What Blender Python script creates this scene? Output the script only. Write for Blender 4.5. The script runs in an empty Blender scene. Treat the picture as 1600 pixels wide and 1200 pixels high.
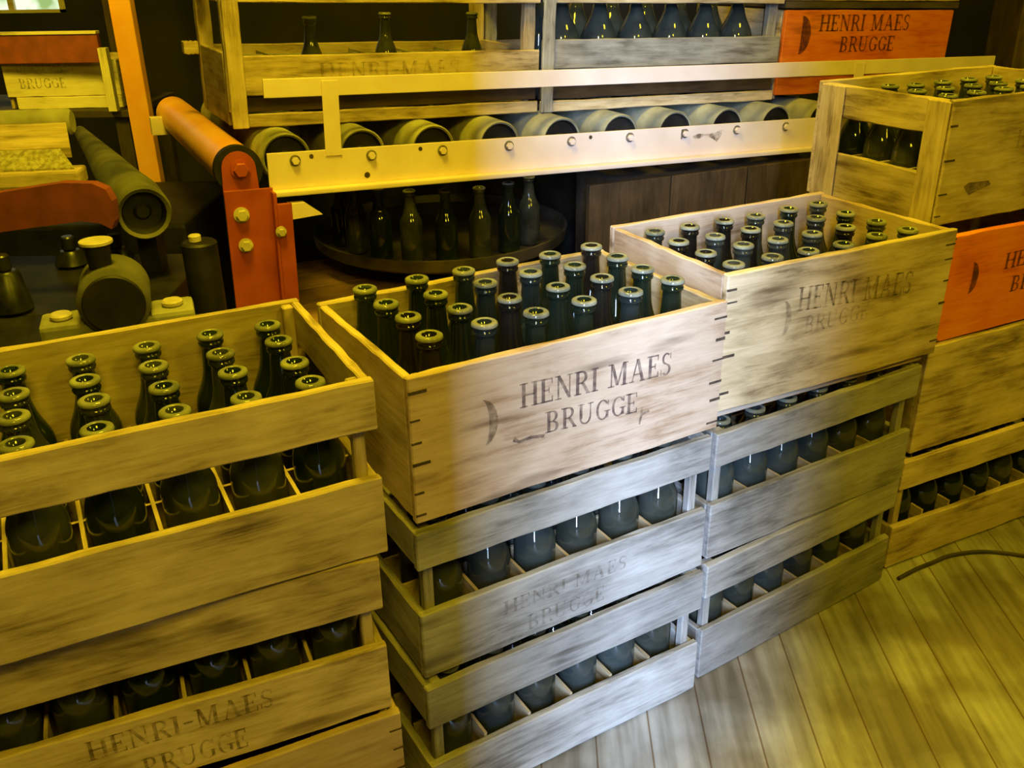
import bpy, bmesh, math, random
from mathutils import Vector, Matrix
random.seed(7)
S = bpy.context.scene
COL = S.collection

# ------------------------------------------------------------------ camera
cam_d = bpy.data.cameras.new('camera'); cam = bpy.data.objects.new('camera', cam_d); COL.objects.link(cam)
S.camera = cam
cam_d.sensor_fit = 'HORIZONTAL'; cam_d.sensor_width = 36.0
cam_d.lens = 36.0 * 1448.34 / 1600.0
cam_d.clip_start = 0.02
PITCH, ROLL = math.radians(24.978), math.radians(-0.845)
fw = Vector((0, math.cos(PITCH), -math.sin(PITCH))); rt = Vector((1, 0, 0)); up = rt.cross(fw)
r2 = rt * math.cos(ROLL) + up * math.sin(ROLL); u2 = -rt * math.sin(ROLL) + up * math.cos(ROLL)
M = Matrix((r2, u2, -fw)).transposed().to_4x4(); M.translation = (0, 0, 1.1124)
cam.matrix_world = M

# ------------------------------------------------------------------ world, lights, exposure
wd = bpy.data.worlds.new('world'); S.world = wd; wd.use_nodes = True
bg = wd.node_tree.nodes['Background']; bg.inputs[0].default_value = (0.35, 0.45, 0.6, 1); bg.inputs[1].default_value = 0.006

def area(name, loc, target, size, size_y, energy, color, spread=None):
    d = bpy.data.lights.new(name, 'AREA'); d.shape = 'RECTANGLE'; d.size = size; d.size_y = size_y
    d.energy = energy; d.color = color
    if spread: d.spread = math.radians(spread)
    o = bpy.data.objects.new(name, d); COL.objects.link(o); o.location = loc
    dv = (Vector(target) - Vector(loc)).normalized()
    o.rotation_euler = dv.to_track_quat('-Z', 'Y').to_euler()
    return o
# warm ceiling lamps, then unseen fill lights added at front and rear
LAMP = (1.0, 0.76, 0.02)
area('ceiling_lamp_light', (-0.35, 1.35, 2.6), (-0.1, 1.6, 0.5), 0.45, 0.45, 56, LAMP)
area('ceiling_lamp_light', (1.6, 1.6, 2.6), (1.3, 1.9, 0.3), 0.4, 0.4, 19, LAMP)
area('front_fill_light', (0.05, -0.25, 2.0), (-0.45, 1.2, 0.4), 0.4, 0.4, 18, LAMP)  # front fills: no real fixture, added to brighten the crate fronts
area('front_fill_light', (1.5, -0.1, 2.2), (1.0, 1.6, 0.4), 0.4, 0.4, 19, LAMP)
area('rear_fill_light', (-1.75, 2.55, 1.9), (-1.65, 3.6, 0.65), 0.25, 0.25, 9, LAMP, 110)  # rear fill: no real fixture, added to brighten the small lettered crate
# daylight entering through the narrow opening behind the camera
area('daylight', (-0.35, -3.4, 2.75), (-0.35, 1.5, 1.6), 0.62, 4.4, 2150, (0.43, 0.62, 1.0))

S.view_settings.view_transform = 'Standard'; S.view_settings.look = 'None'
S.view_settings.exposure = 0.0; S.view_settings.gamma = 1.0; S.view_settings.use_curve_mapping = False
S.cycles.use_denoising = True
S.cycles.max_bounces = 8; S.cycles.transmission_bounces = 8; S.cycles.transparent_max_bounces = 8
S.cycles.sample_clamp_indirect = 4.0
S.cycles.caustics_refractive = False; S.cycles.caustics_reflective = False

# ------------------------------------------------------------------ materials
MATS = {}
def nt(name):
    m = bpy.data.materials.new(name); m.use_nodes = True
    n = m.node_tree.nodes; l = m.node_tree.links
    return m, n, l, n['Principled BSDF']
def ramp(n, stops):
    r = n.new('ShaderNodeValToRGB'); e = r.color_ramp.elements
    while len(e) < len(stops): e.new(0.5)
    for k, (p, c) in enumerate(stops): e[k].position = p; e[k].color = (*c, 1)
    return r
WOODS = {
 'pine':   ((.13, .08, .035), (.43, .32, .18), (.62, .48, .31)),
 'fresh':  ((.24, .13, .06), (.46, .325, .22), (.56, .42, .30)),
 'grey':   ((.085, .075, .062), (.26, .235, .205), (.40, .37, .33)),
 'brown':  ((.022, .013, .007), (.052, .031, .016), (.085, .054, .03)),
 'orange': ((.46, .07, .004), (.68, .15, .006), (.76, .22, .012)),
 'red_brown': ((.12, .06, .03), (.28, .15, .08), (.38, .22, .13)),
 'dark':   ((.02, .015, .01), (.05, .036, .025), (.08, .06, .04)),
 'pale':   ((.45, .36, .24), (.66, .57, .42), (.75, .67, .52)),
}
def wood(kind, axis):
    key = (kind, axis)
    if key in MATS: return MATS[key]
    m, n, l, b = nt('%s_wood' % kind)
    tc = n.new('ShaderNodeTexCoord'); oi = n.new('ShaderNodeObjectInfo')
    add = n.new('ShaderNodeVectorMath'); add.operation = 'MULTIPLY_ADD'
    cv = n.new('ShaderNodeCombineXYZ')
    for k in range(3): l.new(oi.outputs['Random'], cv.inputs[k])
    l.new(cv.outputs[0], add.inputs[0]); add.inputs[1].default_value = (31, 17, 23); l.new(tc.outputs['Object'], add.inputs[2])
    mp = n.new('ShaderNodeMapping'); sc = [62, 62, 62]; sc[axis] = 5.5; mp.inputs['Scale'].default_value = sc
    l.new(add.outputs[0], mp.inputs[0])
    g = n.new('ShaderNodeTexNoise'); g.inputs['Scale'].default_value = 1.6; g.inputs['Detail'].default_value = 10; g.inputs['Roughness'].default_value = .72; g.inputs['Distortion'].default_value = .6
    l.new(mp.outputs[0], g.inputs['Vector'])
    mp2 = n.new('ShaderNodeMapping'); s2 = [13, 13, 13]; s2[axis] = 7; mp2.inputs['Scale'].default_value = s2; l.new(add.outputs[0], mp2.inputs[0])
    g2 = n.new('ShaderNodeTexNoise'); g2.inputs['Scale'].default_value = 1.3; g2.inputs['Detail'].default_value = 4; l.new(mp2.outputs[0], g2.inputs['Vector'])
    mx = n.new('ShaderNodeMath'); mx.operation = 'MULTIPLY_ADD'; mx.inputs[1].default_value = .55; l.new(g.outputs['Fac'], mx.inputs[0])
    m2 = n.new('ShaderNodeMath'); m2.operation = 'MULTIPLY'; m2.inputs[1].default_value = .5; l.new(g2.outputs['Fac'], m2.inputs[0]); l.new(m2.outputs[0], mx.inputs[2])
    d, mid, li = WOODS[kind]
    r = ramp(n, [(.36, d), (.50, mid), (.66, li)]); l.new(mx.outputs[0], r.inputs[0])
    # stains: dark streaks and blotches
    mp3 = n.new('ShaderNodeMapping'); s3 = [30, 30, 30]; s3[axis] = 5; mp3.inputs['Scale'].default_value = s3; l.new(add.outputs[0], mp3.inputs[0])
    g3 = n.new('ShaderNodeTexNoise'); g3.inputs['Scale'].default_value = 1.0; g3.inputs['Detail'].default_value = 3; l.new(mp3.outputs[0], g3.inputs['Vector'])
    r3 = ramp(n, [(.60, (1, 1, 1)), (.74, (.42, .38, .34))]); l.new(g3.outputs['Fac'], r3.inputs[0])
    mul = n.new('ShaderNodeMix'); mul.data_type = 'RGBA'; mul.blend_type = 'MULTIPLY'; mul.inputs[0].default_value = 1.0
    l.new(r.outputs[0], mul.inputs[6]); l.new(r3.outputs[0], mul.inputs[7])
    hs = n.new('ShaderNodeHueSaturation'); l.new(mul.outputs[2], hs.inputs['Color'])
    mr = n.new('ShaderNodeMapRange'); mr.inputs['To Min'].default_value = .82; mr.inputs['To Max'].default_value = 1.12; l.new(oi.outputs['Random'], mr.inputs[0]); l.new(mr.outputs[0], hs.inputs['Value'])
    l.new(hs.outputs[0], b.inputs['Base Color']); b.inputs['Roughness'].default_value = .72
    b.inputs['Specular IOR Level'].default_value = .3
    bp = n.new('ShaderNodeBump'); bp.inputs['Strength'].default_value = .35; bp.inputs['Distance'].default_value = .002
    l.new(mx.outputs[0], bp.inputs['Height']); l.new(bp.outputs[0], b.inputs['Normal'])
    MATS[key] = m; return m
def simple(name, c1, c2, rough=.5, metal=0., scale=20, bump=.0, lo=.35, hi=.65, spec=.5):
    if name in MATS: return MATS[name]
    m, n, l, b = nt(name)
    tc = n.new('ShaderNodeTexCoord'); g = n.new('ShaderNodeTexNoise'); g.inputs['Scale'].default_value = scale; g.inputs['Detail'].default_value = 6
    l.new(tc.outputs['Object'], g.inputs['Vector'])
    r = ramp(n, [(lo, c1), (hi, c2)]); l.new(g.outputs['Fac'], r.inputs[0]); l.new(r.outputs[0], b.inputs['Base Color'])
    b.inputs['Roughness'].default_value = rough; b.inputs['Metallic'].default_value = metal; b.inputs['Specular IOR Level'].default_value = spec
    if bump:
        bp = n.new('ShaderNodeBump'); bp.inputs['Strength'].default_value = bump; bp.inputs['Distance'].default_value = .003
        l.new(g.outputs['Fac'], bp.inputs['Height']); l.new(bp.outputs[0], b.inputs['Normal'])
    MATS[name] = m; return m
CREAM = simple('cream_paint', (.72, .57, .52), (.80, .66, .62), .42, scale=9)
REDP = simple('red_paint', (.30, .045, .02), (.42, .075, .03), .45, scale=14)
ORANGEP = simple('orange_paint', (.80, .34, .06), (.88, .44, .10), .4, scale=8)
DARKRED = simple('dull_red_paint', (.16, .032, .028), (.25, .05, .04), .7, scale=20)
DUSTY = simple('dusty_metal', (.10, .095, .07), (.42, .40, .28), .8, scale=6, lo=.38, hi=.6, bump=.2)
DUSTY2 = simple('dust_coat', (.17, .16, .11), (.36, .34, .24), .9, scale=12, bump=.2)
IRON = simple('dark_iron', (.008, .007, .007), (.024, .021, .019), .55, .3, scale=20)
STEEL = simple('worn_steel', (.12, .10, .08), (.30, .27, .22), .5, .4, scale=60)
CAPM = simple('pale_cap', (.44, .37, .24), (.60, .52, .36), .5, scale=30)
WALL = simple('dark_wall', (.010, .009, .011), (.025, .02, .022), .9, scale=3)
CEIL = simple('dark_ceiling', (.03, .025, .02), (.06, .05, .04), .9, scale=3)
DUSTY_DIM = simple('dimmed_dust_coat', (.04, .038, .026), (.15, .14, .09), .85, scale=9, bump=.2)  # dust coat darkened in colour to stand in for dim light at the left
BRISTLE = simple('bristle', (.20, .17, .09), (.42, .37, .2), .95, scale=120, bump=.8)
SLOT = simple('dark_slot', (.03, .018, .01), (.08, .05, .03), .9, scale=80)
CABLE = simple('black_cable', (.02, .015, .01), (.05, .035, .02), .6)

def ink(name, col, lo, hi):
    if name in MATS: return MATS[name]
    m, n, l, b = nt(name); b.inputs['Base Color'].default_value = (*col, 1); b.inputs['Roughness'].default_value = .8
    tc = n.new('ShaderNodeTexCoord'); g = n.new('ShaderNodeTexNoise'); g.inputs['Scale'].default_value = 70; g.inputs['Detail'].default_value = 5
    l.new(tc.outputs['Object'], g.inputs['Vector'])
    mr = n.new('ShaderNodeMapRange'); mr.inputs['From Min'].default_value = .35; mr.inputs['From Max'].default_value = .65
    mr.inputs['To Min'].default_value = lo; mr.inputs['To Max'].default_value = hi
    l.new(g.outputs['Fac'], mr.inputs[0]); l.new(mr.outputs[0], b.inputs['Alpha'])
    MATS[name] = m; return m
INK = ink('black_ink', (.09, .05, .045), .28, .78)
INKF = ink('faded_ink', (.10, .06, .035), .05, .62)
INKFF = ink('very_faded_ink', (.12, .08, .05), .0, .38)
INKR = ink('dark_ink_on_orange', (.09, .012, .004), .45, .9)

def glass(name, col, dust):
    m, n, l, b = nt(name)
    b.inputs['Base Color'].default_value = (*col, 1); b.inputs['Transmission Weight'].default_value = .9
    b.inputs['Roughness'].default_value = .07; b.inputs['IOR'].default_value = 1.5
    df = n.new('ShaderNodeBsdfDiffuse'); df.inputs[0].default_value = (.34, .34, .26, 1)
    tc = n.new('ShaderNodeTexCoord'); g = n.new('ShaderNodeTexNoise'); g.inputs['Scale'].default_value = 26; g.inputs['Detail'].default_value = 6
    oi = n.new('ShaderNodeObjectInfo'); ad = n.new('ShaderNodeVectorMath'); ad.operation = 'ADD'
    l.new(tc.outputs['Object'], ad.inputs[0]); l.new(oi.outputs['Random'], ad.inputs[1]); l.new(ad.outputs[0], g.inputs['Vector'])
    mr = n.new('ShaderNodeMapRange'); mr.inputs['From Min'].default_value = .35; mr.inputs['From Max'].default_value = .7
    mr.inputs['To Min'].default_value = dust * .5; mr.inputs['To Max'].default_value = dust * 1.5; l.new(g.outputs['Fac'], mr.inputs[0])
    ms = n.new('ShaderNodeMixShader'); l.new(mr.outputs[0], ms.inputs[0]); l.new(b.outputs[0], ms.inputs[1]); l.new(df.outputs[0], ms.inputs[2])
    l.new(ms.outputs[0], n['Material Output'].inputs['Surface'])
    return m
GREEN = glass('green_glass', (.045, .085, .045), .012)
BROWN = glass('brown_glass', (.055, .04, .03), .012)
TEAL = glass('blue_green_glass', (.12, .19, .20), .06)
DARKG = glass('dusty_dark_glass', (.06, .08, .06), .07)

LIPM = glass('dusty_bottle_lip', (.16, .18, .14), .50)
def emit(name, col, st):
    m, n, l, b = nt(name); b.inputs['Base Color'].default_value = (*col, 1)
    b.inputs['Emission Color'].default_value = (*col, 1); b.inputs['Emission Strength'].default_value = st
    return m

# ------------------------------------------------------------------ mesh helpers
def box(bm, x0, x1, y0, y1, z0, z1, bev=0.0, jit=0.0):
    t = bmesh.new(); bmesh.ops.create_cube(t, size=1)
    for v in t.verts:
        v.co = Vector((x0 if v.co.x < 0 else x1, y0 if v.co.y < 0 else y1, z0 if v.co.z < 0 else z1))
        if jit: v.co += Vector([random.uniform(-jit, jit) for _ in range(3)])
    if bev: bmesh.ops.bevel(t, geom=t.edges[:], offset=bev, segments=2, affect='EDGES', profile=.6)
    me = bpy.data.meshes.new('t'); t.to_mesh(me); t.free(); bm.from_mesh(me); bpy.data.meshes.remove(me)
def board(bm, x0, x1, y0, y1, z0, z1, axis=0, wear=.0012, segs=12, bev=.0018):
    """a board cut into segments along its length so its edges run slightly uneven, as old wood does"""
    t = bmesh.new()
    a0, a1 = ((x0, x1), (y0, y1), (z0, z1))[axis]
    rings = []
    for k in range(segs + 1):
        s = a0 + (a1 - a0) * k / segs
        j = lambda: random.uniform(-wear, wear)
        if axis == 0: pts = [(s, y0, z0 + j()), (s, y1, z0 + j()), (s, y1, z1 + j()), (s, y0, z1 + j())]
        elif axis == 1: pts = [(x0, s, z0 + j()), (x0, s, z1 + j()), (x1, s, z1 + j()), (x1, s, z0 + j())]
        else: pts = [(x0 + j(), y0, s), (x1 + j(), y0, s), (x1 + j(), y1, s), (x0 + j(), y1, s)]
        rings.append([t.verts.new(p) for p in pts])
    for A, B in zip(rings, rings[1:]):
        for i in range(4): t.faces.new((A[i], A[(i + 1) % 4], B[(i + 1) % 4], B[i]))
    t.faces.new(rings[0][::-1]); t.faces.new(rings[-1])
    bmesh.ops.recalc_face_normals(t, faces=t.faces[:])
    es = [e for e in t.edges if len(e.link_faces) == 2 and e.calc_face_angle(0) > .8]
    if bev: bmesh.ops.bevel(t, geom=es, offset=bev, segments=1, affect='EDGES')
    me = bpy.data.meshes.new('t'); t.to_mesh(me); t.free(); bm.from_mesh(me); bpy.data.meshes.remove(me)
def lathe(bm, prof, seg=24, mat=None):
    rings = []
    for r, z in prof:
        if r < 1e-5: rings.append([bm.verts.new((0, 0, z))])
        else: rings.append([bm.verts.new((r * math.cos(2 * math.pi * k / seg), r * math.sin(2 * math.pi * k / seg), z)) for k in range(seg)])
    for A, B in zip(rings, rings[1:]):
        for k in range(seg):
            a, b = A[k % len(A)], A[(k + 1) % len(A)]; c, d = B[(k + 1) % len(B)], B[k % len(B)]
            vs = []
            for v in (a, b, c, d):
                if v not in vs: vs.append(v)
            if len(vs) > 2: bm.faces.new(vs)
    if mat: bmesh.ops.transform(bm, matrix=mat, verts=[v for R in rings for v in R])
def cyl(bm, p, q, r0, r1=None, seg=24, bev=.0):
    p, q = Vector(p), Vector(q); L = (q - p).length; r1 = r0 if r1 is None else r1
    mt = Matrix.Translation(p) @ (q - p).to_track_quat('Z', 'Y').to_matrix().to_4x4()
    b = min(bev, L * .4)
    prof = [(0, 0), (r0 - b, 0), (r0, b), (r1, L - b), (r1 - b, L), (0, L)] if b else [(0, 0), (r0, 0), (r1, L), (0, L)]
    lathe(bm, prof, seg, mt)
def obj(name, bm, mat, parent=None, smooth=False, loc=None):
    bmesh.ops.recalc_face_normals(bm, faces=bm.faces[:])
    me = bpy.data.meshes.new(name); bm.to_mesh(me); bm.free(); me.materials.append(mat)
    if smooth:
        for p in me.polygons: p.use_smooth = True
        try: me.set_sharp_from_angle(angle=math.radians(38))
        except Exception: pass
    o = bpy.data.objects.new(name, me); COL.objects.link(o)
    if parent: o.parent = parent
    if loc: o.location = loc
    return o
def tag(o, label, cat, group=None):
    o['label'] = label; o['category'] = cat
    if group: o['group'] = group
    return o
def thing(name, label, cat, loc=(0, 0, 0), rz=0.0, group=None):
    o = bpy.data.objects.new(name, None); COL.objects.link(o); o.empty_display_size = .05
    o.location = loc; o.rotation_euler = (0, 0, rz)
    return tag(o, label, cat, group)
def struct(name, bm, mat):
    o = obj(name, bm, mat); o['kind'] = 'structure'; return o
NB = bmesh.new

# ------------------------------------------------------------------ room shell
def floor_mat():
    m, n, l, b = nt('floor_planks')
    tc = n.new('ShaderNodeTexCoord')
    rot = n.new('ShaderNodeMapping'); rot.inputs['Rotation'].default_value = (0, 0, math.radians(-88)); l.new(tc.outputs['Object'], rot.inputs[0])
    br = n.new('ShaderNodeTexBrick'); br.inputs['Scale'].default_value = 1.0; br.inputs['Brick Width'].default_value = 5.5; br.inputs['Row Height'].default_value = .085
    br.inputs['Mortar Size'].default_value = .0016; br.inputs['Mortar Smooth'].default_value = .3; br.inputs['Color1'].default_value = (.28, .272, .262, 1); br.inputs['Color2'].default_value = (.35, .34, .325, 1)
    br.inputs['Mortar'].default_value = (.16, .11, .07, 1); l.new(rot.outputs[0], br.inputs['Vector'])
    mp = n.new('ShaderNodeMapping'); mp.inputs['Scale'].default_value = (2, 24, 10); l.new(rot.outputs[0], mp.inputs[0])
    g = n.new('ShaderNodeTexNoise'); g.inputs['Scale'].default_value = 2; g.inputs['Detail'].default_value = 8; l.new(mp.outputs[0], g.inputs['Vector'])
    r = ramp(n, [(.35, (.62, .58, .52)), (.62, (1.1, 1.08, 1.05))]); l.new(g.outputs['Fac'], r.inputs[0])
    g2 = n.new('ShaderNodeTexNoise'); g2.inputs['Scale'].default_value = 5; g2.inputs['Detail'].default_value = 7; l.new(tc.outputs['Object'], g2.inputs['Vector'])
    r2_ = ramp(n, [(.42, (.52, .46, .38)), (.60, (1, 1, 1))]); l.new(g2.outputs['Fac'], r2_.inputs[0])
    a = n.new('ShaderNodeMix'); a.data_type = 'RGBA'; a.blend_type = 'MULTIPLY'; a.inputs[0].default_value = 1; l.new(br.outputs['Color'], a.inputs[6]); l.new(r.outputs[0], a.inputs[7])
    c = n.new('ShaderNodeMix'); c.data_type = 'RGBA'; c.blend_type = 'MULTIPLY'; c.inputs[0].default_value = 1; l.new(a.outputs[2], c.inputs[6]); l.new(r2_.outputs[0], c.inputs[7])
    l.new(c.outputs[2], b.inputs['Base Color']); b.inputs['Roughness'].default_value = .65
    return m
b = NB(); box(b, -3, 4.5, -2.4, 5.2, -.08, 0); struct('floor', b, floor_mat())
# back wall around a small window (its lower edge shows at the upper left)
WX0, WX1, WZ0, WZ1 = -2.96, -2.20, .868, 1.7
b = NB()
box(b, -3, WX0, 5.0, 5.2, 0, 2.9); box(b, WX1, 4.5, 5.0, 5.2, 0, 2.9); box(b, WX0, WX1, 5.0, 5.2, 0, WZ0); box(b, WX0, WX1, 5.0, 5.2, WZ1, 2.9)
struct('wall_back', b, WALL)
b = NB(); box(b, -3.2, -3, -2.4, 5.2, 0, 2.9); struct('wall_left', b, WALL)
b = NB(); box(b, 4.5, 4.7, -2.4, 5.2, 0, 2.9); struct('wall_right', b, WALL)
b = NB(); box(b, -3.2, 4.7, -2.4, 5.2, 2.9, 3.0); struct('ceiling', b, CEIL)
# wall behind the camera with the narrow opening that lets the daylight in
GX0, GX1, GY = -.065, .10, -.42
b = NB()
box(b, -3, GX0, GY - .08, GY, 0, 2.9); box(b, GX1, 4.5, GY - .08, GY, 0, 2.9); box(b, GX0, GX1, GY - .08, GY, 2.6, 2.9)
struct('wall_front', b, WALL)
b = NB(); box(b, WX0, WX0 + .04, 5.02, 5.08, WZ0, WZ1); box(b, WX1 - .04, WX1, 5.02, 5.08, WZ0, WZ1); box(b, WX0, WX1, 5.02, 5.08, WZ0, WZ0 + .015); box(b, WX0, WX1, 5.02, 5.08, WZ1 - .04, WZ1); box(b, -2.5, -2.47, 5.03, 5.07, WZ0, WZ1)
win = struct('window_1', b, wood('pale', 0))
def sky_mat():
    m, n, l, bb = nt('daylight_outside')
    tc = n.new('ShaderNodeTexCoord'); g = n.new('ShaderNodeTexNoise'); g.inputs['Scale'].default_value = 7; l.new(tc.outputs['Object'], g.inputs['Vector'])
    r = ramp(n, [(.4, (.30, .45, .15)), (.55, (.85, 1, .70))]); l.new(g.outputs['Fac'], r.inputs[0])
    bb.inputs['Base Color'].default_value = (0, 0, 0, 1); l.new(r.outputs[0], bb.inputs['Emission Color']); bb.inputs['Emission Strength'].default_value = 1.2
    return m
b = NB(); box(b, WX0 + .03, WX1 - .03, 5.05, 5.055, WZ0 + .01, WZ1 - .03); pane = obj('pane', b, sky_mat(), win)

# ------------------------------------------------------------------ lettering
TH, TN = .17, .075       # thick and thin strokes
def serif(x, y, w=.30): return ('r', x - w / 2, x + w / 2, y - .03 if y > .5 else y, y if y > .5 else y + .03 + .02)
def stem(x, y0=0, y1=1): return [('r', x - TH / 2, x + TH / 2, y0, y1), ('r', x - .19, x + .19, 0, .055), ('r', x - .19, x + .19, .945, 1)]
def arc(cx, cy, rx, ry, a0, a1, th): return [('a', cx, cy, rx, ry, a0, a1, th)]
GL = {
 'H': (.95, stem(.2) + stem(.75) + [('r', .2, .75, .47, .54)]),
 'E': (.75, stem(.2) + [('r', .2, .66, 0, .07), ('r', .2, .64, .93, 1), ('r', .2, .5, .47, .54), ('r', .62, .68, 0, .25), ('r', .6, .66, .76, 1), ('r', .46, .51, .38, .63)]),
 'N': (.98, [('r', .16, .24, 0, 1), ('r', .74, .81, 0, 1), ('r', .02, .36, 0, .05), ('r', .02, .3, .95, 1), ('r', .62, .93, .95, 1), ('d', .12, 1, .70, 0, .17)]),
 'R': (.88, stem(.2) + arc(.42, .74, .28, .26, -90, 90, .15) + [('r', .2, .45, .93, 1), ('r', .2, .45, .45, .52), ('d', .36, .5, .68, 0, .17), ('r', .62, .86, 0, .05)]),
 'I': (.42, stem(.2)),
 'M': (1.15, [('r', .14, .22, 0, 1), ('r', .80, .97, 0, 1), ('r', .0, .34, 0, .05), ('r', .70, 1.07, 0, .05), ('r', .0, .25, .95, 1), ('r', .85, 1.07, .95, 1), ('d', .12, 1, .42, .05, .16), ('d', .78, 1, .48, .05, .08)]),
 'A': (.95, [('d', .40, 1, .12, 0, .07), ('d', .36, 1, .66, 0, .17), ('r', .22, .62, .30, .36), ('r', .0, .28, 0, .05), ('r', .58, .92, 0, .05)]),
 'S': (.75, arc(.36, .74, .25, .26, 40, 270, .12) + arc(.36, .26, .27, .26, -140, 90, .14) + [('r', .57, .62, .72, .97), ('r', .06, .11, .03, .28)]),
 'B': (.85, stem(.2) + arc(.42, .75, .25, .25, -90, 90, .15) + arc(.42, .26, .30, .26, -90, 90, .16) + [('r', .2, .45, .93, 1), ('r', .2, .45, .47, .54), ('r', .2, .45, 0, .07)]),
 'U': (.95, [('r', .13, .29, .3, 1), ('r', .70, .77, .3, 1), ('r', .02, .4, .95, 1), ('r', .58, .9, .95, 1)] + arc(.45, .32, .32, .32, 180, 360, .11)),
 'G': (.90, arc(.48, .5, .38, .5, 35, 325, .14) + [('r', .66, .82, .08, .44), ('r', .55, .93, .40, .45), ('r', .76, .81, .70, .95)]),
 '-': (.6, [('r', .1, .5, .42, .52)]), ' ': (.5, []),
}
def lettering(parent, text, x0, x1, z0, h, y, mat, tilt=0.0, name='lettering'):
    bm = NB()
    tot = sum(GL[c][0] for c in text); s = (x1 - x0) / (tot * h); x = 0
    def quad(pts): bm.faces.new([bm.verts.new((x0 + (x + px) * h * s, y, z0 + pz * h + tilt * (x + px) * h * s)) for px, pz in pts])
    for ch in text:
        w, st = GL[ch]
        for k in st:
            if k[0] == 'r': quad([(k[1], k[3]), (k[2], k[3]), (k[2], k[4]), (k[1], k[4])])
            elif k[0] == 'd': _, a, b_, c, d, t = k; quad([(a, b_), (a + t, b_), (c + t, d), (c, d)])
            else:
                _, cx, cy, rx, ry, a0, a1, th = k; N = 12
                for i in range(N):
                    A, B = [math.radians(a0 + (a1 - a0) * q / N) for q in (i, i + 1)]
                    quad([(cx + rx * math.cos(A), cy + ry * math.sin(A)), (cx + rx * math.cos(B), cy + ry * math.sin(B)),
                          (cx + (rx - th) * math.cos(B), cy + (ry - .07) * math.sin(B)), (cx + (rx - th) * math.cos(A), cy + (ry - .07) * math.sin(A))])
        x += w
    return obj(name, bm, mat, parent)
def crescent(parent, x, z0, z1, wd_, y, mat, thick=.55):
    bm = NB(); N = 16; o_, i_ = [], []
    for k in range(N + 1):
        a = math.radians(-90 + 180 * k / N); zc = (z0 + z1) / 2; rz = (z1 - z0) / 2
        o_.append(bm.verts.new((x + wd_ * math.cos(a), y, zc + rz * math.sin(a))))
        i_.append(bm.verts.new((x + wd_ * (1 - thick) * math.cos(a), y, zc + rz * math.sin(a) * .999)))
    for k in range(N):
        vs = [o_[k], o_[k + 1], i_[k + 1], i_[k]]; bm.faces.new(vs)
    bmesh.ops.remove_doubles(bm, verts=bm.verts[:], dist=1e-6)
    return obj('crescent_mark', bm, mat, parent)

# ------------------------------------------------------------------ crates
T = .012
def bottom_and_dividers(root, W, D, h, kind, nx=6, ny=4, dtop=.43, z0=.004):
    b_ = NB(); n = 5; bw = (D - 2 * T) / n
    for k in range(n): board(b_, T * .9, W - T * .9, T + k * bw + .002, T + (k + 1) * bw - .002, z0, z0 + .008, 0, 0)
    obj('bottom_board', b_, wood(kind, 0), root)
    b_ = NB(); m = .018
    for i in range(1, nx): a = m + (W - 2 * m) * i / nx; box(b_, a - .0022, a + .0022, T + .001, D - T - .001, z0 + .010, h * dtop)
    for j in range(1, ny): a = m + (D - 2 * m) * j / ny; box(b_, T + .001, W - T - .001, a - .0022, a + .0022, z0 + .010, h * dtop - .003)
    obj('divider', b_, wood('pine', 1), root)
def corner_posts(root, W, D, h, kind, pw=.014, x_in=True):
    for x0 in (T * 1.02, W - T * 1.02 - pw):
        for y0 in (T * 1.02, D - T * 1.02 - pw):
            b_ = NB(); board(b_, x0, x0 + pw, y0, y0 + pw, .013, h - .004, 2, 0, 4); obj('corner_post', b_, wood(kind, 2), root)
def slat_crate(label, loc, yaw, W, D, h, kind='pine', lo=.45, hi=.72, dtop=.43, group=None, solid_back=False):
    r = thing('bottle_crate', label, 'crate', loc, yaw, group)
    zl, zu = h * lo, h * hi
    for y0, y1 in ((0, T), (D - T, D)):
        if solid_back and y0 > .1:
            b_ = NB(); board(b_, 0, W, y0, y1, .003, h - .001); obj('back_board', b_, wood(kind, 0), r); continue
        b_ = NB(); board(b_, 0, W, y0, y1, .003, zl); obj('slat', b_, wood(kind, 0), r)
        b_ = NB(); board(b_, 0, W, y0, y1, zu, h - .001); obj('slat', b_, wood(kind, 0), r)
    for x0, x1 in ((.0008, T), (W - T, W - .0008)):
        b_ = NB(); board(b_, x0, x1, T + .0005, D - T - .0005, .003, zl - .004, 1); obj('side_slat', b_, wood(kind, 1), r)
        b_ = NB(); board(b_, x0, x1, T + .0005, D - T - .0005, zu + .003, h - .003, 1); obj('side_slat', b_, wood(kind, 1), r)
    corner_posts(r, W, D, h, kind)
    bottom_and_dividers(r, W, D, h, kind, dtop=dtop)
    return r
def joint(b_, W, h, zs, ends=(0, 1), seed=0):
    rnd = random.Random(seed)
    for e in ends:
        for z in zs:
            L = rnd.uniform(.010, .024); x0 = .0005 if e == 0 else W - L - .0005
            zz = z * h + rnd.uniform(-.004, .004)
            box(b_, x0, x0 + L, -.0006, .004, zz, zz + rnd.uniform(.002, .0045))
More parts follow.
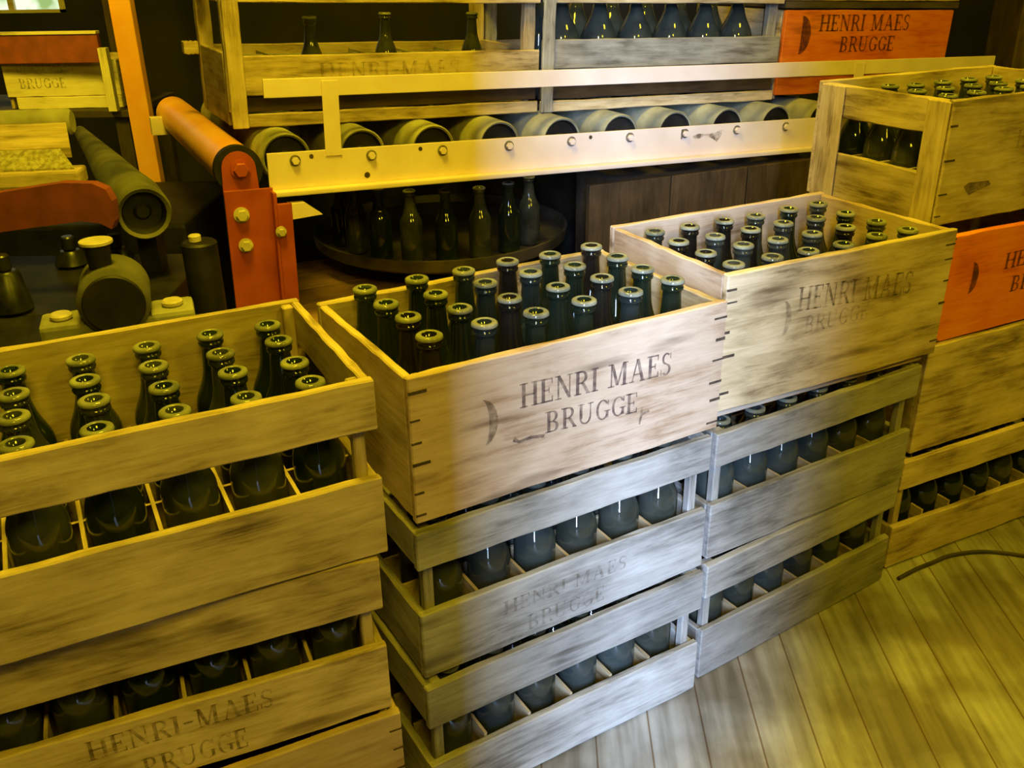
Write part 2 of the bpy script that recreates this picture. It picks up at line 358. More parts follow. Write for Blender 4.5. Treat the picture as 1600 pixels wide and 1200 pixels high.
def solid_crate(label, loc, yaw, W, D, h, kind='fresh', base=.012, zs=(.12, .27, .43, .58, .74, .88), dtop=.43, group=None, seed=0, open_side=False, ends=(0, 1), dividers=True, side_kind=None, lip=True):
    r = thing('bottle_crate', label, 'crate', loc, yaw, group)
    sk = side_kind or kind
    for nm, y0, y1 in (('front_board', 0, T), ('back_board', D - T, D)):
        b_ = NB(); board(b_, 0, W, y0, y1, base, h - .001)
        nf = len(b_.faces)
        if nm[0] == 'f': joint(b_, W, h, zs, ends, seed)
        sel = set(range(nf, len(b_.faces)))
        o = obj(nm, b_, wood(kind if nm[0] == 'f' else sk, 0), r)
        o.data.materials.append(SLOT)
        for q in sel: o.data.polygons[q].material_index = 1
    for nm, x0, x1 in (('side_board', .0008, T), ('side_board', W - T, W - .0008)):
        if open_side and x0 < .01:
            zl, zu = .095, .160
            b_ = NB(); board(b_, x0, x1, T + .0005, D - T - .0005, .006, zl, 1); obj('side_slat', b_, wood(sk, 1), r)
            b_ = NB(); board(b_, x0, x1, T + .0005, D - T - .0005, zu, h - .003, 1); obj('side_slat', b_, wood(sk, 1), r)
            for y0, y1 in ((T + .0008, .050), (D - .062, D - T - .0008)):
                b_ = NB(); board(b_, x0 - .006, x1 - .013, y0 - .008, y1, .004, h - .004, 2, 0, 4); obj('corner_post', b_, wood(sk, 2), r)
                b_ = NB(); board(b_, x0 + .0005, x1 - .001, y0 + .001, y1 - .001, zl + .0005, zu - .0005, 2, 0, 4); obj('corner_post', b_, wood(sk, 2), r)
        else:
            b_ = NB(); board(b_, x0, x1, T + .0005, D - T - .0005, base + .002, h - .003, 1); obj(nm, b_, wood(sk, 1), r)
    if lip:
        for x0 in (T * 1.05, W - T * 1.05 - .011):
            b_ = NB(); board(b_, x0, x0 + .011, T * 1.05, T * 1.05 + .011, .014, h - .006, 2, 0, 4); obj('corner_post', b_, wood(sk, 2), r)
    if dividers: bottom_and_dividers(r, W, D, h, sk, dtop=dtop)
    return r

# place, yaw, width, depth, height of every crate in the four near stacks (z from the heights below)
CR = {
 '1a': (-0.5838, 0.6989, 0.4400, 0.48, 0.3047, 0.2294), '1b': (-0.6000, 0.7175, 0.4085, 0.4791, 0.3047, 0.2361), '1c': (-0.5758, 0.6958, 0.4747, 0.4793, 0.3053, 0.2282),
 '2a': (-0.1171, 0.9314, 0.5400, 0.4798, 0.3047, 0.2378), '2b': (-0.1204, 0.9473, 0.5295, 0.4771, 0.3047, 0.2322), '2c': (-0.1184, 0.9496, 0.5264, 0.4800, 0.2998, 0.2074),
 '3a': (0.3045, 1.1995, 0.5779, 0.484, 0.3047, 0.2305), '3b': (0.3040, 1.2125, 0.5399, 0.470, 0.3047, 0.2286), '3c': (0.3060, 1.2401, 0.4793, 0.4716, 0.3031, 0.2383),
 '4a': (0.7290, 1.4957, 0.4535, 0.4799, 0.3047, 0.2426), '4b': (0.7451, 1.5181, 0.4566, 0.48, 0.3047, 0.2226), '4c': (0.7502, 1.5243, 0.4591, 0.48, 0.3047, 0.1995), '4d': (0.7244, 1.5482, 0.4684, 0.4799, 0.3043, 0.2203)}
Z = {}
for s in '1234':
    z = .0005
    for k in 'abcd':
        if s + k in CR: Z[s + k] = z; z += CR[s + k][5] + .0004
def cr(k): x, y, t, W, D, h = CR[k]; return dict(loc=(x, y, Z[k]), yaw=t, W=W, D=D, h=h)
C = {}
C['1a'] = solid_crate('solid-fronted pale crate lowest of the left stack, cut by the photo bottom', kind='fresh', seed=1, **cr('1a'))
C['1b'] = slat_crate('slatted crate with faded HENRI-MAES lettering, second down in the left stack', kind='pine', lo=.44, hi=.68, **cr('1b'))
C['1c'] = slat_crate('open slatted crate on top of the left stack, bottles sunk below its rim', kind='pine', lo=.46, hi=.73, solid_back=True, **cr('1c'))
C['2a'] = slat_crate('grey slatted crate on the floor under the centre stack', kind='grey', lo=.42, hi=.70, **cr('2a'))
C['2b'] = slat_crate('grey slatted crate in the middle of the centre stack', kind='grey', lo=.46, hi=.75, **cr('2b'))
C['2c'] = solid_crate('open pale crate lettered HENRI MAES BRUGGE on the centre stack, bottles standing above its rim', kind='fresh', base=.012, side_kind='pine', seed=4, **cr('2c'))
C['3a'] = slat_crate('slatted crate on the floor under the stack right of centre', kind='grey', lo=.44, hi=.72, **cr('3a'))
C['3b'] = slat_crate('slatted crate in the middle of the stack right of centre', kind='grey', lo=.45, hi=.74, **cr('3b'))
C['3c'] = solid_crate('open crate with worn HENRI MAES lettering on the stack right of centre', kind='pine', base=.020, side_kind='fresh', seed=5, zs=(.2, .45, .62, .8, .9), **cr('3c'))
C['4a'] = slat_crate('slatted crate on the floor under the rightmost stack', kind='pine', lo=.40, hi=.74, **cr('4a'))
C['4b'] = solid_crate('plain solid-fronted crate between the orange crate and floor crate of the rightmost stack', kind='pine', base=.004, seed=6, zs=(), dividers=False, **cr('4b'))
C['4c'] = solid_crate('orange painted crate with crescent mark in the rightmost stack', kind='orange', base=.004, seed=7, zs=(.03, .96), side_kind='pine', dividers=False, **cr('4c'))
C['4d'] = solid_crate('tall open crate with a side slot on top of the rightmost stack', kind='pine', base=.010, seed=8, zs=(.1, .3, .55, .8), ends=(0,), open_side=True, lip=False, **cr('4d'))
for k in ('4b', '4c'):      # their floors only
    x, y, t, W, D, h = CR[k]; b_ = NB(); box(b_, T, W - T, T, D - T, .002, .010); obj('bottom_board', b_, wood('pine', 0), C[k])
Yf = -.0009
lettering(C['2c'], 'HENRI MAES', .147, .388, .131, .033, Yf, INK, tilt=-.045)
lettering(C['2c'], 'BRUGGE', .184, .332, .086, .030, Yf, INK, tilt=-.06)
crescent(C['2c'], .094, .092, .156, .022, Yf, INKF)
lettering(C['3c'], 'HENRI MAES', .137, .385, .158, .038, Yf, INKF, tilt=-.055)
lettering(C['3c'], 'BRUGGE', .157, .292, .118, .028, Yf, INKFF)
crescent(C['3c'], .108, .120, .180, .020, Yf, INKFF)
lettering(C['4c'], 'HENRI MAES', .150, .420, .118, .030, Yf, INKR)
lettering(C['4c'], 'BRUGGE', .180, .350, .070, .030, Yf, INKR)
crescent(C['4c'], .066, .085, .144, .020, Yf, INKR, .8)
lettering(C['4d'], 'HENRI MAES', .172, .410, .125, .032, Yf, INKFF)
lettering(C['1b'], 'HENRI-MAES', .128, .338, .064, .028, Yf, INKF)
lettering(C['1b'], 'BRUGGE', .180, .300, .014, .030, Yf, INKF)
lettering(C['2b'], 'HENRI MAES', .120, .330, .058, .022, Yf, INKFF)
lettering(C['2b'], 'BRUGGE', .158, .290, .016, .026, Yf, INKFF)
# knots and scars on the lettered fronts
def scar(root, pts, mat, name='scar'):
    bm = NB(); vs = [bm.verts.new((x, Yf - .0002, z)) for x, z in pts]; bm.faces.new(vs); return obj(name, bm, mat, root)
scar(C['2c'], [(.136, .088), (.145, .083), (.165, .084), (.182, .081), (.184, .085), (.163, .089), (.146, .087), (.139, .094)], INK)
scar(C['2c'], [(.334, .058), (.337, .057), (.340, .070), (.352, .072), (.351, .076), (.340, .074), (.341, .083), (.337, .083), (.336, .074)], INKF)
scar(C['4d'], [(.058, .072), (.07, .078), (.12, .076), (.128, .068), (.10, .062), (.075, .056)], INK)

# ------------------------------------------------------------------ bottles
def bottle_mesh(name, mat, H=.220, R=.0300, body=.114, sh=.168, neck=.0128):
    bm = NB(); k = H / .220
    P = [(0, .006), (R * .6, .004), (R * .86, 0), (R * .97, .004), (R, .012), (R, body * .6), (R, body)]
    for i in range(1, 8):
        t = i / 8; s = (1 - math.cos(math.pi * t)) / 2; P.append((R + (neck + .003 - R) * s, body + (sh - body) * t))
    P += [(neck + .002, sh), (neck, .198), (neck + .0002, .2035), (neck + .0025, .2045), (neck + .0030, .2075), (neck + .0022, .2095), (neck + .0006, .2105), (neck + .0030, .2125), (neck + .0040, .2150), (neck + .0034, .2185), (neck + .001, .2200)]
    inner = [(neck - .0035, .2195), (neck - .0038, .2), (neck - .0016, sh)]
    for i in range(7, 0, -1):
        t = i / 8; s = (1 - math.cos(math.pi * t)) / 2; inner.append((R + (neck + .003 - R) * s - .0034, body + (sh - body) * t))
    inner += [(R - .0032, body), (R - .0032, .016), (R * .8, .009), (0, .011)]
    lathe(bm, [(r, z * k) for r, z in P + inner], 28)
    bmesh.ops.recalc_face_normals(bm, faces=bm.faces[:])
    me = bpy.data.meshes.new(name); bm.to_mesh(me); bm.free(); me.materials.append(mat); me.materials.append(LIPM)
    for p in me.polygons:
        p.use_smooth = True
        if p.center.z > .2166 * k: p.material_index = 1
    return me
BLUEG = glass('clear_blue_green_glass', (.07, .12, .12), .015)
BM = [bottle_mesh('bottle', m_) for m_ in (GREEN, BROWN, TEAL, DARKG, BLUEG)]
COLN = ['green', 'brown', 'blue-green', 'dark', 'blue-green']
proto = {i: bpy.data.objects.new('beer_bottle', BM[i]) for i in range(5)}
ORD = ['first', 'second', 'third', 'fourth', 'fifth', 'sixth']
def rowword(j, ny=4): return ['front row', 'second row', 'third row', 'back row'][j]
def fill(key, where, rows, top_dz=None, inverted=False, kinds=(0, 3), cols=range(6), skip=(), group='', seed=0, base=.0145):
    x, y, t, W, D, h = CR[key]; rnd = random.Random(seed); m = .018
    for j in rows:
        for i in cols:
            if (j, i) in skip: continue
            kd = rnd.choice(kinds); o = proto[kd].copy(); COL.objects.link(o)
            a = m + (W - 2 * m) * (i + .5) / 6 + rnd.uniform(-.0022, .0022); bb = m + (D - 2 * m) * (j + .5) / 4 + rnd.uniform(-.0004, .0004)
            z0 = Z[key] + base
            top = h + top_dz + rnd.uniform(-.002, .002) if top_dz is not None else .0145 + .205
            sc = (top - base) / .220
            o.location = (x + a * math.cos(t) - bb * math.sin(t), y + a * math.sin(t) + bb * math.cos(t), z0 if not inverted else z0 + .220 * sc)
            o.rotation_euler = (math.pi if inverted else 0, 0, rnd.uniform(0, 6)); o.scale = (1, 1, sc)
            tag(o, '%s%s bottle, %s, %s from left, in %s' % ('upturned ' if inverted else '', COLN[kd], rowword(j), ORD[i], where), 'bottle', group)
fill('1c', 'top crate of the left stack', range(4), -.010, kinds=(0, 3, 3), group='bottles in the top left crate', seed=11)
fill('2c', 'lettered top crate of centre stack', range(4), .026, kinds=(0, 0, 4, 1), group='bottles in the centre top crate', seed=12)
fill('3c', 'top crate right of centre', range(4), -.006, kinds=(0, 3, 3, 1), group='bottles in the top crate right of centre', seed=13)
fill('4d', 'top crate of the rightmost stack', range(4), -.014, kinds=(0, 3), group='bottles in the top right crate', seed=14)
for key, where in (('1b', 'second crate of left stack'), ('2b', 'middle crate of centre stack'), ('2a', 'floor crate of centre stack'),
                   ('3b', 'middle crate right of centre'), ('3a', 'floor crate right of centre'), ('4a', 'floor crate of rightmost stack')):
    fill(key, where, (0, 1), None, False, (2, 3) if key[0] in '23' else (3, 0), group='bottles in the ' + where, seed=ord(key[0]) * 7 + ord(key[1]))

# ------------------------------------------------------------------ cable on the floor
def tube(bm, pts, r, seg=8):
    pts = [Vector(p) for p in pts]; fine = []
    for i in range(len(pts) - 1):
        p0 = pts[max(i - 1, 0)]; p1 = pts[i]; p2 = pts[i + 1]; p3 = pts[min(i + 2, len(pts) - 1)]
        for k in range(6):
            s = k / 6; fine.append(.5 * ((2 * p1) + (-p0 + p2) * s + (2 * p0 - 5 * p1 + 4 * p2 - p3) * s * s + (-p0 + 3 * p1 - 3 * p2 + p3) * s ** 3))
    fine.append(pts[-1]); rings = []
    for i, p in enumerate(fine):
        d = (fine[min(i + 1, len(fine) - 1)] - fine[max(i - 1, 0)]).normalized(); n_ = d.cross(Vector((0, 0, 1))).normalized() if abs(d.z) < .95 else Vector((1, 0, 0)); b2 = d.cross(n_)
        rings.append([bm.verts.new(p + r * (math.cos(2 * math.pi * k / seg) * n_ + math.sin(2 * math.pi * k / seg) * b2)) for k in range(seg)])
    for A, B in zip(rings, rings[1:]):
        for k in range(seg): bm.faces.new((A[k], A[(k + 1) % seg], B[(k + 1) % seg], B[k]))
    bm.faces.new(rings[0][::-1]); bm.faces.new(rings[-1])
b = NB(); tube(b, [(.742, 1.462, .004), (.79, 1.492, .004), (.83, 1.512, .004), (.87, 1.533, .004), (.928, 1.545, .004), (.975, 1.542, .004), (1.03, 1.524, .004), (1.12, 1.47, .004), (1.3, 1.45, .004)], .004)
tag(obj('cable', b, CABLE, smooth=True), 'thin dark cable lying on the plank floor beside the rightmost stack', 'cable')

# ------------------------------------------------------------------ roller conveyor behind the stacks (slopes down to the right)
th = math.radians(26.5)
U = Vector((math.cos(th), math.sin(th), -.035)).normalized(); V = Vector((-math.sin(th), math.cos(th), 0)); Wv = U.cross(V)
MC = Matrix((U, V, Wv)).transposed().to_4x4(); MC.translation = (-.538, 2.09, .62)
conv = bpy.data.objects.new('roller_conveyor', None); COL.objects.link(conv); conv.matrix_world = MC; conv.empty_display_size = .1
tag(conv, 'roller conveyor with cream side rail and dusty rollers behind the crate stacks', 'conveyor')
def cpart(name, b_, mat, smooth=False): return obj(name, b_, mat, conv, smooth)
def scene_pt(s, v, w): return MC @ Vector((s, v, w))
b = NB(); box(b, -.005, 1.80, -.006, 0, 0.012, .094, .0015); box(b, -.005, 1.80, -.030, 0, 0, .012, .003); rail = cpart('side_rail', b, CREAM)
b = NB(); box(b, 0, 2.345, -.006, 0, .212, .252, .0015); cpart('guard_rail', b, CREAM)
for s0 in (.128, 1.735):
    b = NB(); box(b, s0, s0 + .038, -.0085, -.0065, .080, .245, .0008); cpart('guard_post', b, CREAM)
for k in range(10):
    s = .057 + .18 * k
    b = NB(); cyl(b, (s, -.006, .075), (s, -.0085, .075), .0125, seg=20); nf = len(b.faces); cyl(b, (s, -.0085, .075), (s, -.016, .075), .0085, seg=6)
    o = obj('bolt', b, STEEL, rail); o.data.materials.append(CREAM)
    for q in range(nf, len(o.data.polygons)): o.data.polygons[q].material_index = 1
b = NB()
for s in (.095, .36, .835, 1.13): cyl(b, (s, -.0058, .082), (s, -.0068, .082), .005, seg=12)
cyl(b, (.225, -.0058, .03), (.225, -.0068, .03), .007, seg=12)
obj('bolt_hole', b, SLOT, rail)
for pts_ in ([(1.125, .083), (1.131, .084), (1.130, .060), (1.124, .060)], [(1.165, .066), (1.185, .072), (1.205, .069), (1.228, .070), (1.268, .078), (1.262, .060), (1.250, .046), (1.234, .056), (1.205, .065), (1.188, .058), (1.170, .060)]):
    b = NB(); b.faces.new([b.verts.new((x, -.0066, z)) for x, z in pts_]); obj('rub_mark', b, INKF, rail)
b = NB(); box(b, -.15, 2.3, .80, .83, .02, .07, .002); cpart('far_rail', b, CREAM)
for k in range(10):                                    # rollers: dusty tube with a dark recessed end
    s = .040 + .18 * k
    b = NB(); mt = Matrix.Translation((s + .005, .020, .075)) @ Matrix.Rotation(-math.pi / 2, 4, 'X')
    lathe(b, [(.050, 0.003), (.054, 0), (.057, .004), (.057, .76), (.050, .765), (0, .765)], 32, mt)
    rl = cpart('roller', b, DUSTY2, True)
    b = NB(); lathe(b, [(0, .008), (.012, .008), (.016, .014), (.044, .012), (.0505, .003)], 32, mt); obj('roller_end', b, IRON, rl, True)
# orange painted end roller
b = NB(); mt = Matrix.Translation((-.068, .022, .062)) @ Matrix.Rotation(-math.pi / 2, 4, 'X')
lathe(b, [(0, 0), (.043, 0), (.050, .006), (.050, .90), (.044, .906), (0, .906)], 40, mt); cpart('end_roller', b, ORANGEP, True)
b = NB(); cyl(b, (-.068, .000, .062), (-.068, .022, .062), .0525, seg=40); cpart('roller_collar', b, IRON, True)
# red front leg: angle iron with rounded head bracket
b = NB(); box(b, -.108, .0, -.014, -.007, -.62, .020, .002); box(b, 0.0, .034, -.040, -.0325, -.66, -.012, .002); box(b, -.006, .002, -.038, -.014, -.64, .012, .001)
leg = cpart('leg', b, REDP); leg['label'] = 'red painted angle iron leg'
b = NB(); pts = [(-.104, -.0), (-.034, 0)]
N = 14; out = [(-.108, .010)] + [(-.069 + .037 * math.cos(a), .066 + .037 * math.sin(a)) for a in [math.pi - math.pi * k / N for k in range(N + 1)]] + [(-.028, .010)]
f_ = [b.verts.new((x, -.008, z)) for x, z in out]; g_ = [b.verts.new((x, -.002, z)) for x, z in out]
b.faces.new(f_); b.faces.new(g_[::-1])
for k in range(len(out)): b.faces.new((f_[k], f_[(k + 1) % len(out)], g_[(k + 1) % len(out)], g_[k]))
br = cpart('head_bracket', b, REDP)
for (s, v_, w_, r_) in ((-.066, -.008, .064, .017), (-.075, -.014, -.035, .014), (-.072, -.014, -.105, .013), (.004, -.040, -.075, .010)):
    b = NB(); cyl(b, (s, v_, w_), (s, v_ - .004, w_), r_ * 1.25, seg=20); cyl(b, (s, v_ - .004, w_), (s, v_ - .014, w_), r_, seg=6, bev=.002)
    o = obj('bolt', b, REDP if w_ > 0 else CAPM, br if w_ > 0 else leg)
b = NB()
for z0 in (-.048,):
    vs = [b.verts.new(p) for p in ((.030, -.034, -.016), (.066, -.034, -.016), (.105, -.034, -.046), (.030, -.034, -.052), (.030, -.010, -.016), (.066, -.010, -.016), (.105, -.010, -.046), (.030, -.010, -.052))]
    for f in ((0, 1, 2, 3), (7, 6, 5, 4), (0, 4, 5, 1), (1, 5, 6, 2), (2, 6, 7, 3), (3, 7, 4, 0)): b.faces.new([vs[i] for i in f])
cpart('bracket_tab', b, CREAM)
b = NB(); box(b, -.108, -.060, -.005, .0, -.60, .010); box(b, 1.7, 1.75, -.005, 0, -.54, .01); box(b, 1.7, 1.75, .79, .84, -.52, .02); cpart('leg', b, IRON)
# orange upright at the far side
b = NB(); box(b, -1.222, -1.155, 3.08, 3.12, 0, 1.65, .004); tag(obj('upright_post', b, ORANGEP), 'orange painted upright post at the far left end of the conveyor', 'post')

# ------------------------------------------------------------------ large crates standing on the conveyor
VC, TC, DC = .11, .1335, .385
def on_conv(name, label, cat, s, v_, w_, group=None):
    o = bpy.data.objects.new(name, None); COL.objects.link(o)
    m_ = MC.copy(); m_.translation = scene_pt(s, v_, w_); o.matrix_world = m_; tag(o, label, cat, group); return o
def big_crate(label, s, Wd, Hh, front):
    r = on_conv('bottle_crate', label, 'crate', s, VC, TC)
    def bd(nm, x0, x1, y0, y1, z0, z1, ax, kd='pine'):
        b_ = NB(); board(b_, x0, x1, y0, y1, z0, z1, ax); return obj(nm, b_, wood(kd, ax), r)
    for (nm, z0, z1, rec, kd) in front: bd(nm, .004, Wd - .004, rec, rec + .014, z0, z1, 0, kd)
    for (z0, z1) in ((0, .155), (.265, Hh))[:2 if Hh > .3 else 1]: bd('back_slat', .004, Wd - .004, DC - .014, DC, z0, min(z1, Hh), 0)
    return r, bd
rA, bd = big_crate('large slatted crate with faded HENRI-MAES lettering at the left end of the conveyor', -.048, .792, .42,
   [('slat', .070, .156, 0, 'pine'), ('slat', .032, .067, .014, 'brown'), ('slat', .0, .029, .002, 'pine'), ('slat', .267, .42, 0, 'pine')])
for x0 in (.0, .755):
    bd('corner_post', x0, x0 + .034, DC - .048, DC - .016, .0, .42, 2)
for x0 in (.0, .758): bd('corner_post', x0, x0 + .032, .030, .052, .031, .42, 2)
bd('corner_post', -.003, .033, -.010, -.001, .0, .42, 2)
for x0 in (-.0, .775):
    for z0, z1 in ((.0, .160), (.267, .42)): bd('side_slat', x0, x0 + .014, .054, DC - .050, z0, z1, 1)
bd('batten', -.040, -.004, DC - .055, DC - .02, .135, .165, 0)
b_ = NB()
for k in range(1, 6): box(b_, .02 + .125 * k, .024 + .125 * k, .033, DC - .016, .018, .140)
for k in range(1, 4): box(b_, .018, .77, .02 + .09 * k, .024 + .09 * k, .018, .136)
obj('divider', b_, wood('grey', 0), rA)
b_ = NB(); box(b_, .035, .76, .053, DC - .05, .004, .014); obj('bottom_board', b_, wood('brown', 0), rA)
lettering(rA, 'HENRI-MAES', .205, .565, .100, .038, -.0012, INKFF)
rB, bd = big_crate('large slatted crate of big bottles in the middle of the conveyor', .748, .796, .42,
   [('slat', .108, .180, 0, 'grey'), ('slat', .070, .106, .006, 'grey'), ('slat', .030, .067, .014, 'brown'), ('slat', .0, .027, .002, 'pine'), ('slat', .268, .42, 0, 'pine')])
for x0 in (.0, .760): bd('corner_post', x0, x0 + .034, DC - .048, DC - .016, .0, .42, 2, 'grey')
bd('corner_post', -.002, .032, -.010, -.001, .0, .42, 2, 'grey'); bd('corner_post', .764, .796, .030, .05, .0, .42, 2, 'grey')
b_ = NB(); box(b_, .01, .755, .053, DC - .05, .004, .014); obj('bottom_board', b_, wood('brown', 0), rB)
rC, bd = big_crate('orange crate lettered HENRI MAES BRUGGE at the right end of the conveyor', 1.548, .708, .155,
   [('front_board', .065, .250, 0, 'orange'), ('front_board', .012, .063, .004, 'orange')])
for x0 in (.004, .690): bd('side_board', x0, x0 + .014, .019, DC - .016, .0, .250, 1, 'pine')
bd('back_board', .004, .704, DC - .014, DC, .156, .25, 0)
lettering(rC, 'HENRI MAES', .135, .515, .192, .046, -.0012, INKR)
lettering(rC, 'BRUGGE', .228, .460, .132, .044, -.0012, INKR)
crescent(rC, .066, .128, .236, .040, -.0012, INKR, .9)
r = on_conv('bottle_crate', 'dark crate stacked on the orange crate at the far right', 'crate', 1.548, VC, TC + .256)
for (nm, y0, y1) in (('front_board', 0, .014), ('back_board', DC - .014, DC)):
    b_ = NB(); board(b_, 0, .72, y0, y1, .020, .25); obj(nm, b_, wood('pine', 0), r)
b_ = NB(); box(b_, 0, .72, .0, DC, .0, .018); obj('bottom_board', b_, wood('dark', 0), r)
# big dark bottles in the middle crate
BIG = bottle_mesh('large_bottle', glass('big_bottle_glass', (.10, .15, .15), .06), H=.27, R=.050, body=.125, sh=.20, neck=.016)
bb = bpy.data.objects.new('large_bottle', BIG)
for j in range(2):
    for i in range(6):
        o = bb.copy(); COL.objects.link(o)
        s, v_ = .748 + .102 + .118 * i, VC + .085 + .125 * j
        m_ = MC.copy(); m_.translation = scene_pt(s, v_, TC + .016); o.matrix_world = m_; o.scale = (1, 1, 1.0)
        tag(o, 'large dark bottle, %s row, %s from left, in the middle conveyor crate' % (['front', 'rear'][j], ORD[i]), 'bottle', 'large bottles in the middle conveyor crate')
for (i, j) in ((1, 0), (3, 2), (5, 2)):
    o = proto[3].copy(); COL.objects.link(o); m_ = MC.copy(); m_.translation = scene_pt(-.048 + .085 + .125 * i, VC + .068 + .09 * j, TC + .016); o.matrix_world = m_
    tag(o, 'dark bottle, %s row, %s from left, inside the left conveyor crate' % (['front', '', 'rear'][j], ORD[i]), 'bottle', 'bottles in the left conveyor crate')

# ------------------------------------------------------------------ under and behind the conveyor
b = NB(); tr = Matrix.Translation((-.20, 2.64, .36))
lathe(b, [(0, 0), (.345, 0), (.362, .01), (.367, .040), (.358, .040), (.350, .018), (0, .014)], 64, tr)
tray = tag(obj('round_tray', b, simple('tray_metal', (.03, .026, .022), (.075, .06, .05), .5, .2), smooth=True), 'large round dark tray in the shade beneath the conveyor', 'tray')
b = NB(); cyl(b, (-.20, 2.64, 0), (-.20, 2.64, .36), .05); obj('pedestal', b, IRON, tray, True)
for k in range(8):
    a = math.radians(205 + 18 * k); rr = .29
    o = proto[(0, 3)[k % 2]].copy(); COL.objects.link(o); o.location = (-.20 + rr * math.cos(a), 2.64 + rr * math.sin(a), .3790); o.rotation_euler = (0, 0, k)
    o.scale = (1, 1, .85)
    tag(o, 'dark glass bottle on the round tray under the conveyor, %s from the left' % ORD[k] if k < 6 else 'dark glass bottle on the right end of the round tray%s' % (', nearest the brown chest' if k == 7 else ''), 'bottle', 'bottles on the round tray')
zb = NB(); box(zb, 0, 2.3, 0, .35, 0, .50); zo = obj('dark_filler_block', zb, IRON)  # black box added so the lit floor behind the tray stays hidden and dark
q_ = MC @ Vector((.15, .92, 0)); zo.location = (q_.x, q_.y, 0); zo.rotation_euler = (0, 0, th); tag(zo, 'long black block added to keep the space behind the round tray dark', 'machine')
# brown chest
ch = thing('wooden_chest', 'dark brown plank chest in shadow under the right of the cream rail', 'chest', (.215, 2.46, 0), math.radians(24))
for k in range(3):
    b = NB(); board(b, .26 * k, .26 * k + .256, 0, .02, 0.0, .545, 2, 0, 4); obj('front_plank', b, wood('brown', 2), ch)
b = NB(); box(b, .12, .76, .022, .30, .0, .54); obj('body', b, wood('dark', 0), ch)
# low brown plank platform left, seen between the red leg and the crates
pt_ = MC @ Vector((.045, -.34, 0))
pf = thing('plank_platform', 'low reddish brown plank platform beside the red conveyor leg', 'platform', (pt_.x, pt_.y, 0), math.radians(26.5))
for k in range(7):
    b = NB(); board(b, .0, .40, .12 * k, .12 * k + .117, .275, .30, 0); obj('plank', b, wood('red_brown', 0), pf)
for x in (.02, .33):
    b = NB(); box(b, x, x + .05, .02, .80, .0, .274); obj('leg', b, wood('dark', 2), pf)
# flat blade-like iron lying on the platform
b = NB(); tube(b, [(-.44, 2.03, .314), (-.38, 2.07, .314), (-.33, 2.11, .314), (-.28, 2.17, .314)], .012); tag(obj('iron_bar', b, DUSTY, smooth=True), 'short dusty iron bar on the low platform below the round tray', 'bar')

# ------------------------------------------------------------------ bearing block, guard, brush, tapered roller at the left
bench = thing('machine_bed', 'dark iron machine bed behind the left crate stack', 'machine', (-1.75, 1.38, 0), 0)
b = NB(); box(b, 0, 1.22, 0, .22, .48, .52, .004); obj('bed_plate', b, IRON, bench)
b = NB(); box(b, 0, 1.09, .2205, .60, .48, .52, .004); obj('bed_plate', b, IRON, bench)
for x, y in ((.02, .03), (1.12, .03), (.02, .5), (1.0, .5)):
    b = NB(); box(b, x, x + .06, y, y + .06, 0, .479); obj('leg', b, IRON, bench)
b = NB(); box(b, -1.40, -.82, 2.30, 2.80, 0, .50, .01); tag(obj('dark_filler_block', b, IRON), 'black block added to darken the space under the orange roller', 'machine')  # black box added to cover lit floor below the conveyor's left end
BE = thing('bearing_block', 'dusty round bearing block with pale cap behind the left stack', 'bearing', (-.676, 1.50, .521), math.radians(20))
b = NB(); box(b, -.125, -.052, -.02, .06, 0, .035, .008); box(b, .052, .125, -.02, .06, 0, .035, .008); box(b, -.06, .06, -.018, .058, 0, .03, .003); obj('foot', b, DUSTY2, BE)
b = NB(); cyl(b, (0, -.035, .066), (0, .075, .066), .058, seg=48, bev=.008); hs_ = obj('housing', b, DUSTY_DIM, BE, True)
b = NB(); cyl(b, (0, -.040, .066), (0, -.034, .066), .050, seg=48, bev=.003); obj('end_cover', b, IRON, hs_, True)
b = NB(); cyl(b, (-.012, .01, .118), (-.012, .01, .160), .018, .021, seg=32); nk = obj('grease_cup', b, IRON, BE, True)
b = NB(); cyl(b, (-.012, .01, .160), (-.012, .01, .166), .027, seg=32, bev=.001); obj('cap', b, CAPM, nk, True)
for x in (-.090, .090):
    b = NB(); cyl(b, (x, .015, .035), (x, .015, .046), .018, seg=32, bev=.003); obj('bolt', b, CAPM, BE, True)
# dusty tapered roller lying towards the viewer, dark round mouth
p0 = Vector((-.710, 1.78, .660)); p1 = Vector((-1.15, 2.55, .690)); dv = (p1 - p0); L = dv.length
tp = bpy.data.objects.new('tapered_roller', None); COL.objects.link(tp); tp.matrix_world = Matrix.Translation(p0) @ dv.to_track_quat('Z', 'Y').to_matrix().to_4x4()
tag(tp, 'dusty tapered roller with a dark round end between red bar and orange roller', 'roller')
b = NB(); lathe(b, [(.042, .004), (.049, 0), (.053, .006), (.056, .10), (.048, .22), (.038, .45), (.016, L), (0, L)], 40); obj('shell', b, DUSTY_DIM, tp, True)
b = NB(); lathe(b, [(0, .016), (.012, .016), (.018, .024), (.036, .022), (.0425, .0045)], 40); obj('end_face', b, IRON, tp, True)
b = NB(); box(b, -.02, .02, -.02, .02, .521, .618); o = obj('support_stand', b, IRON); o.location = (-.74, 1.86, .0); tag(o, 'dark iron stand carrying the dusty tapered roller', 'stand')
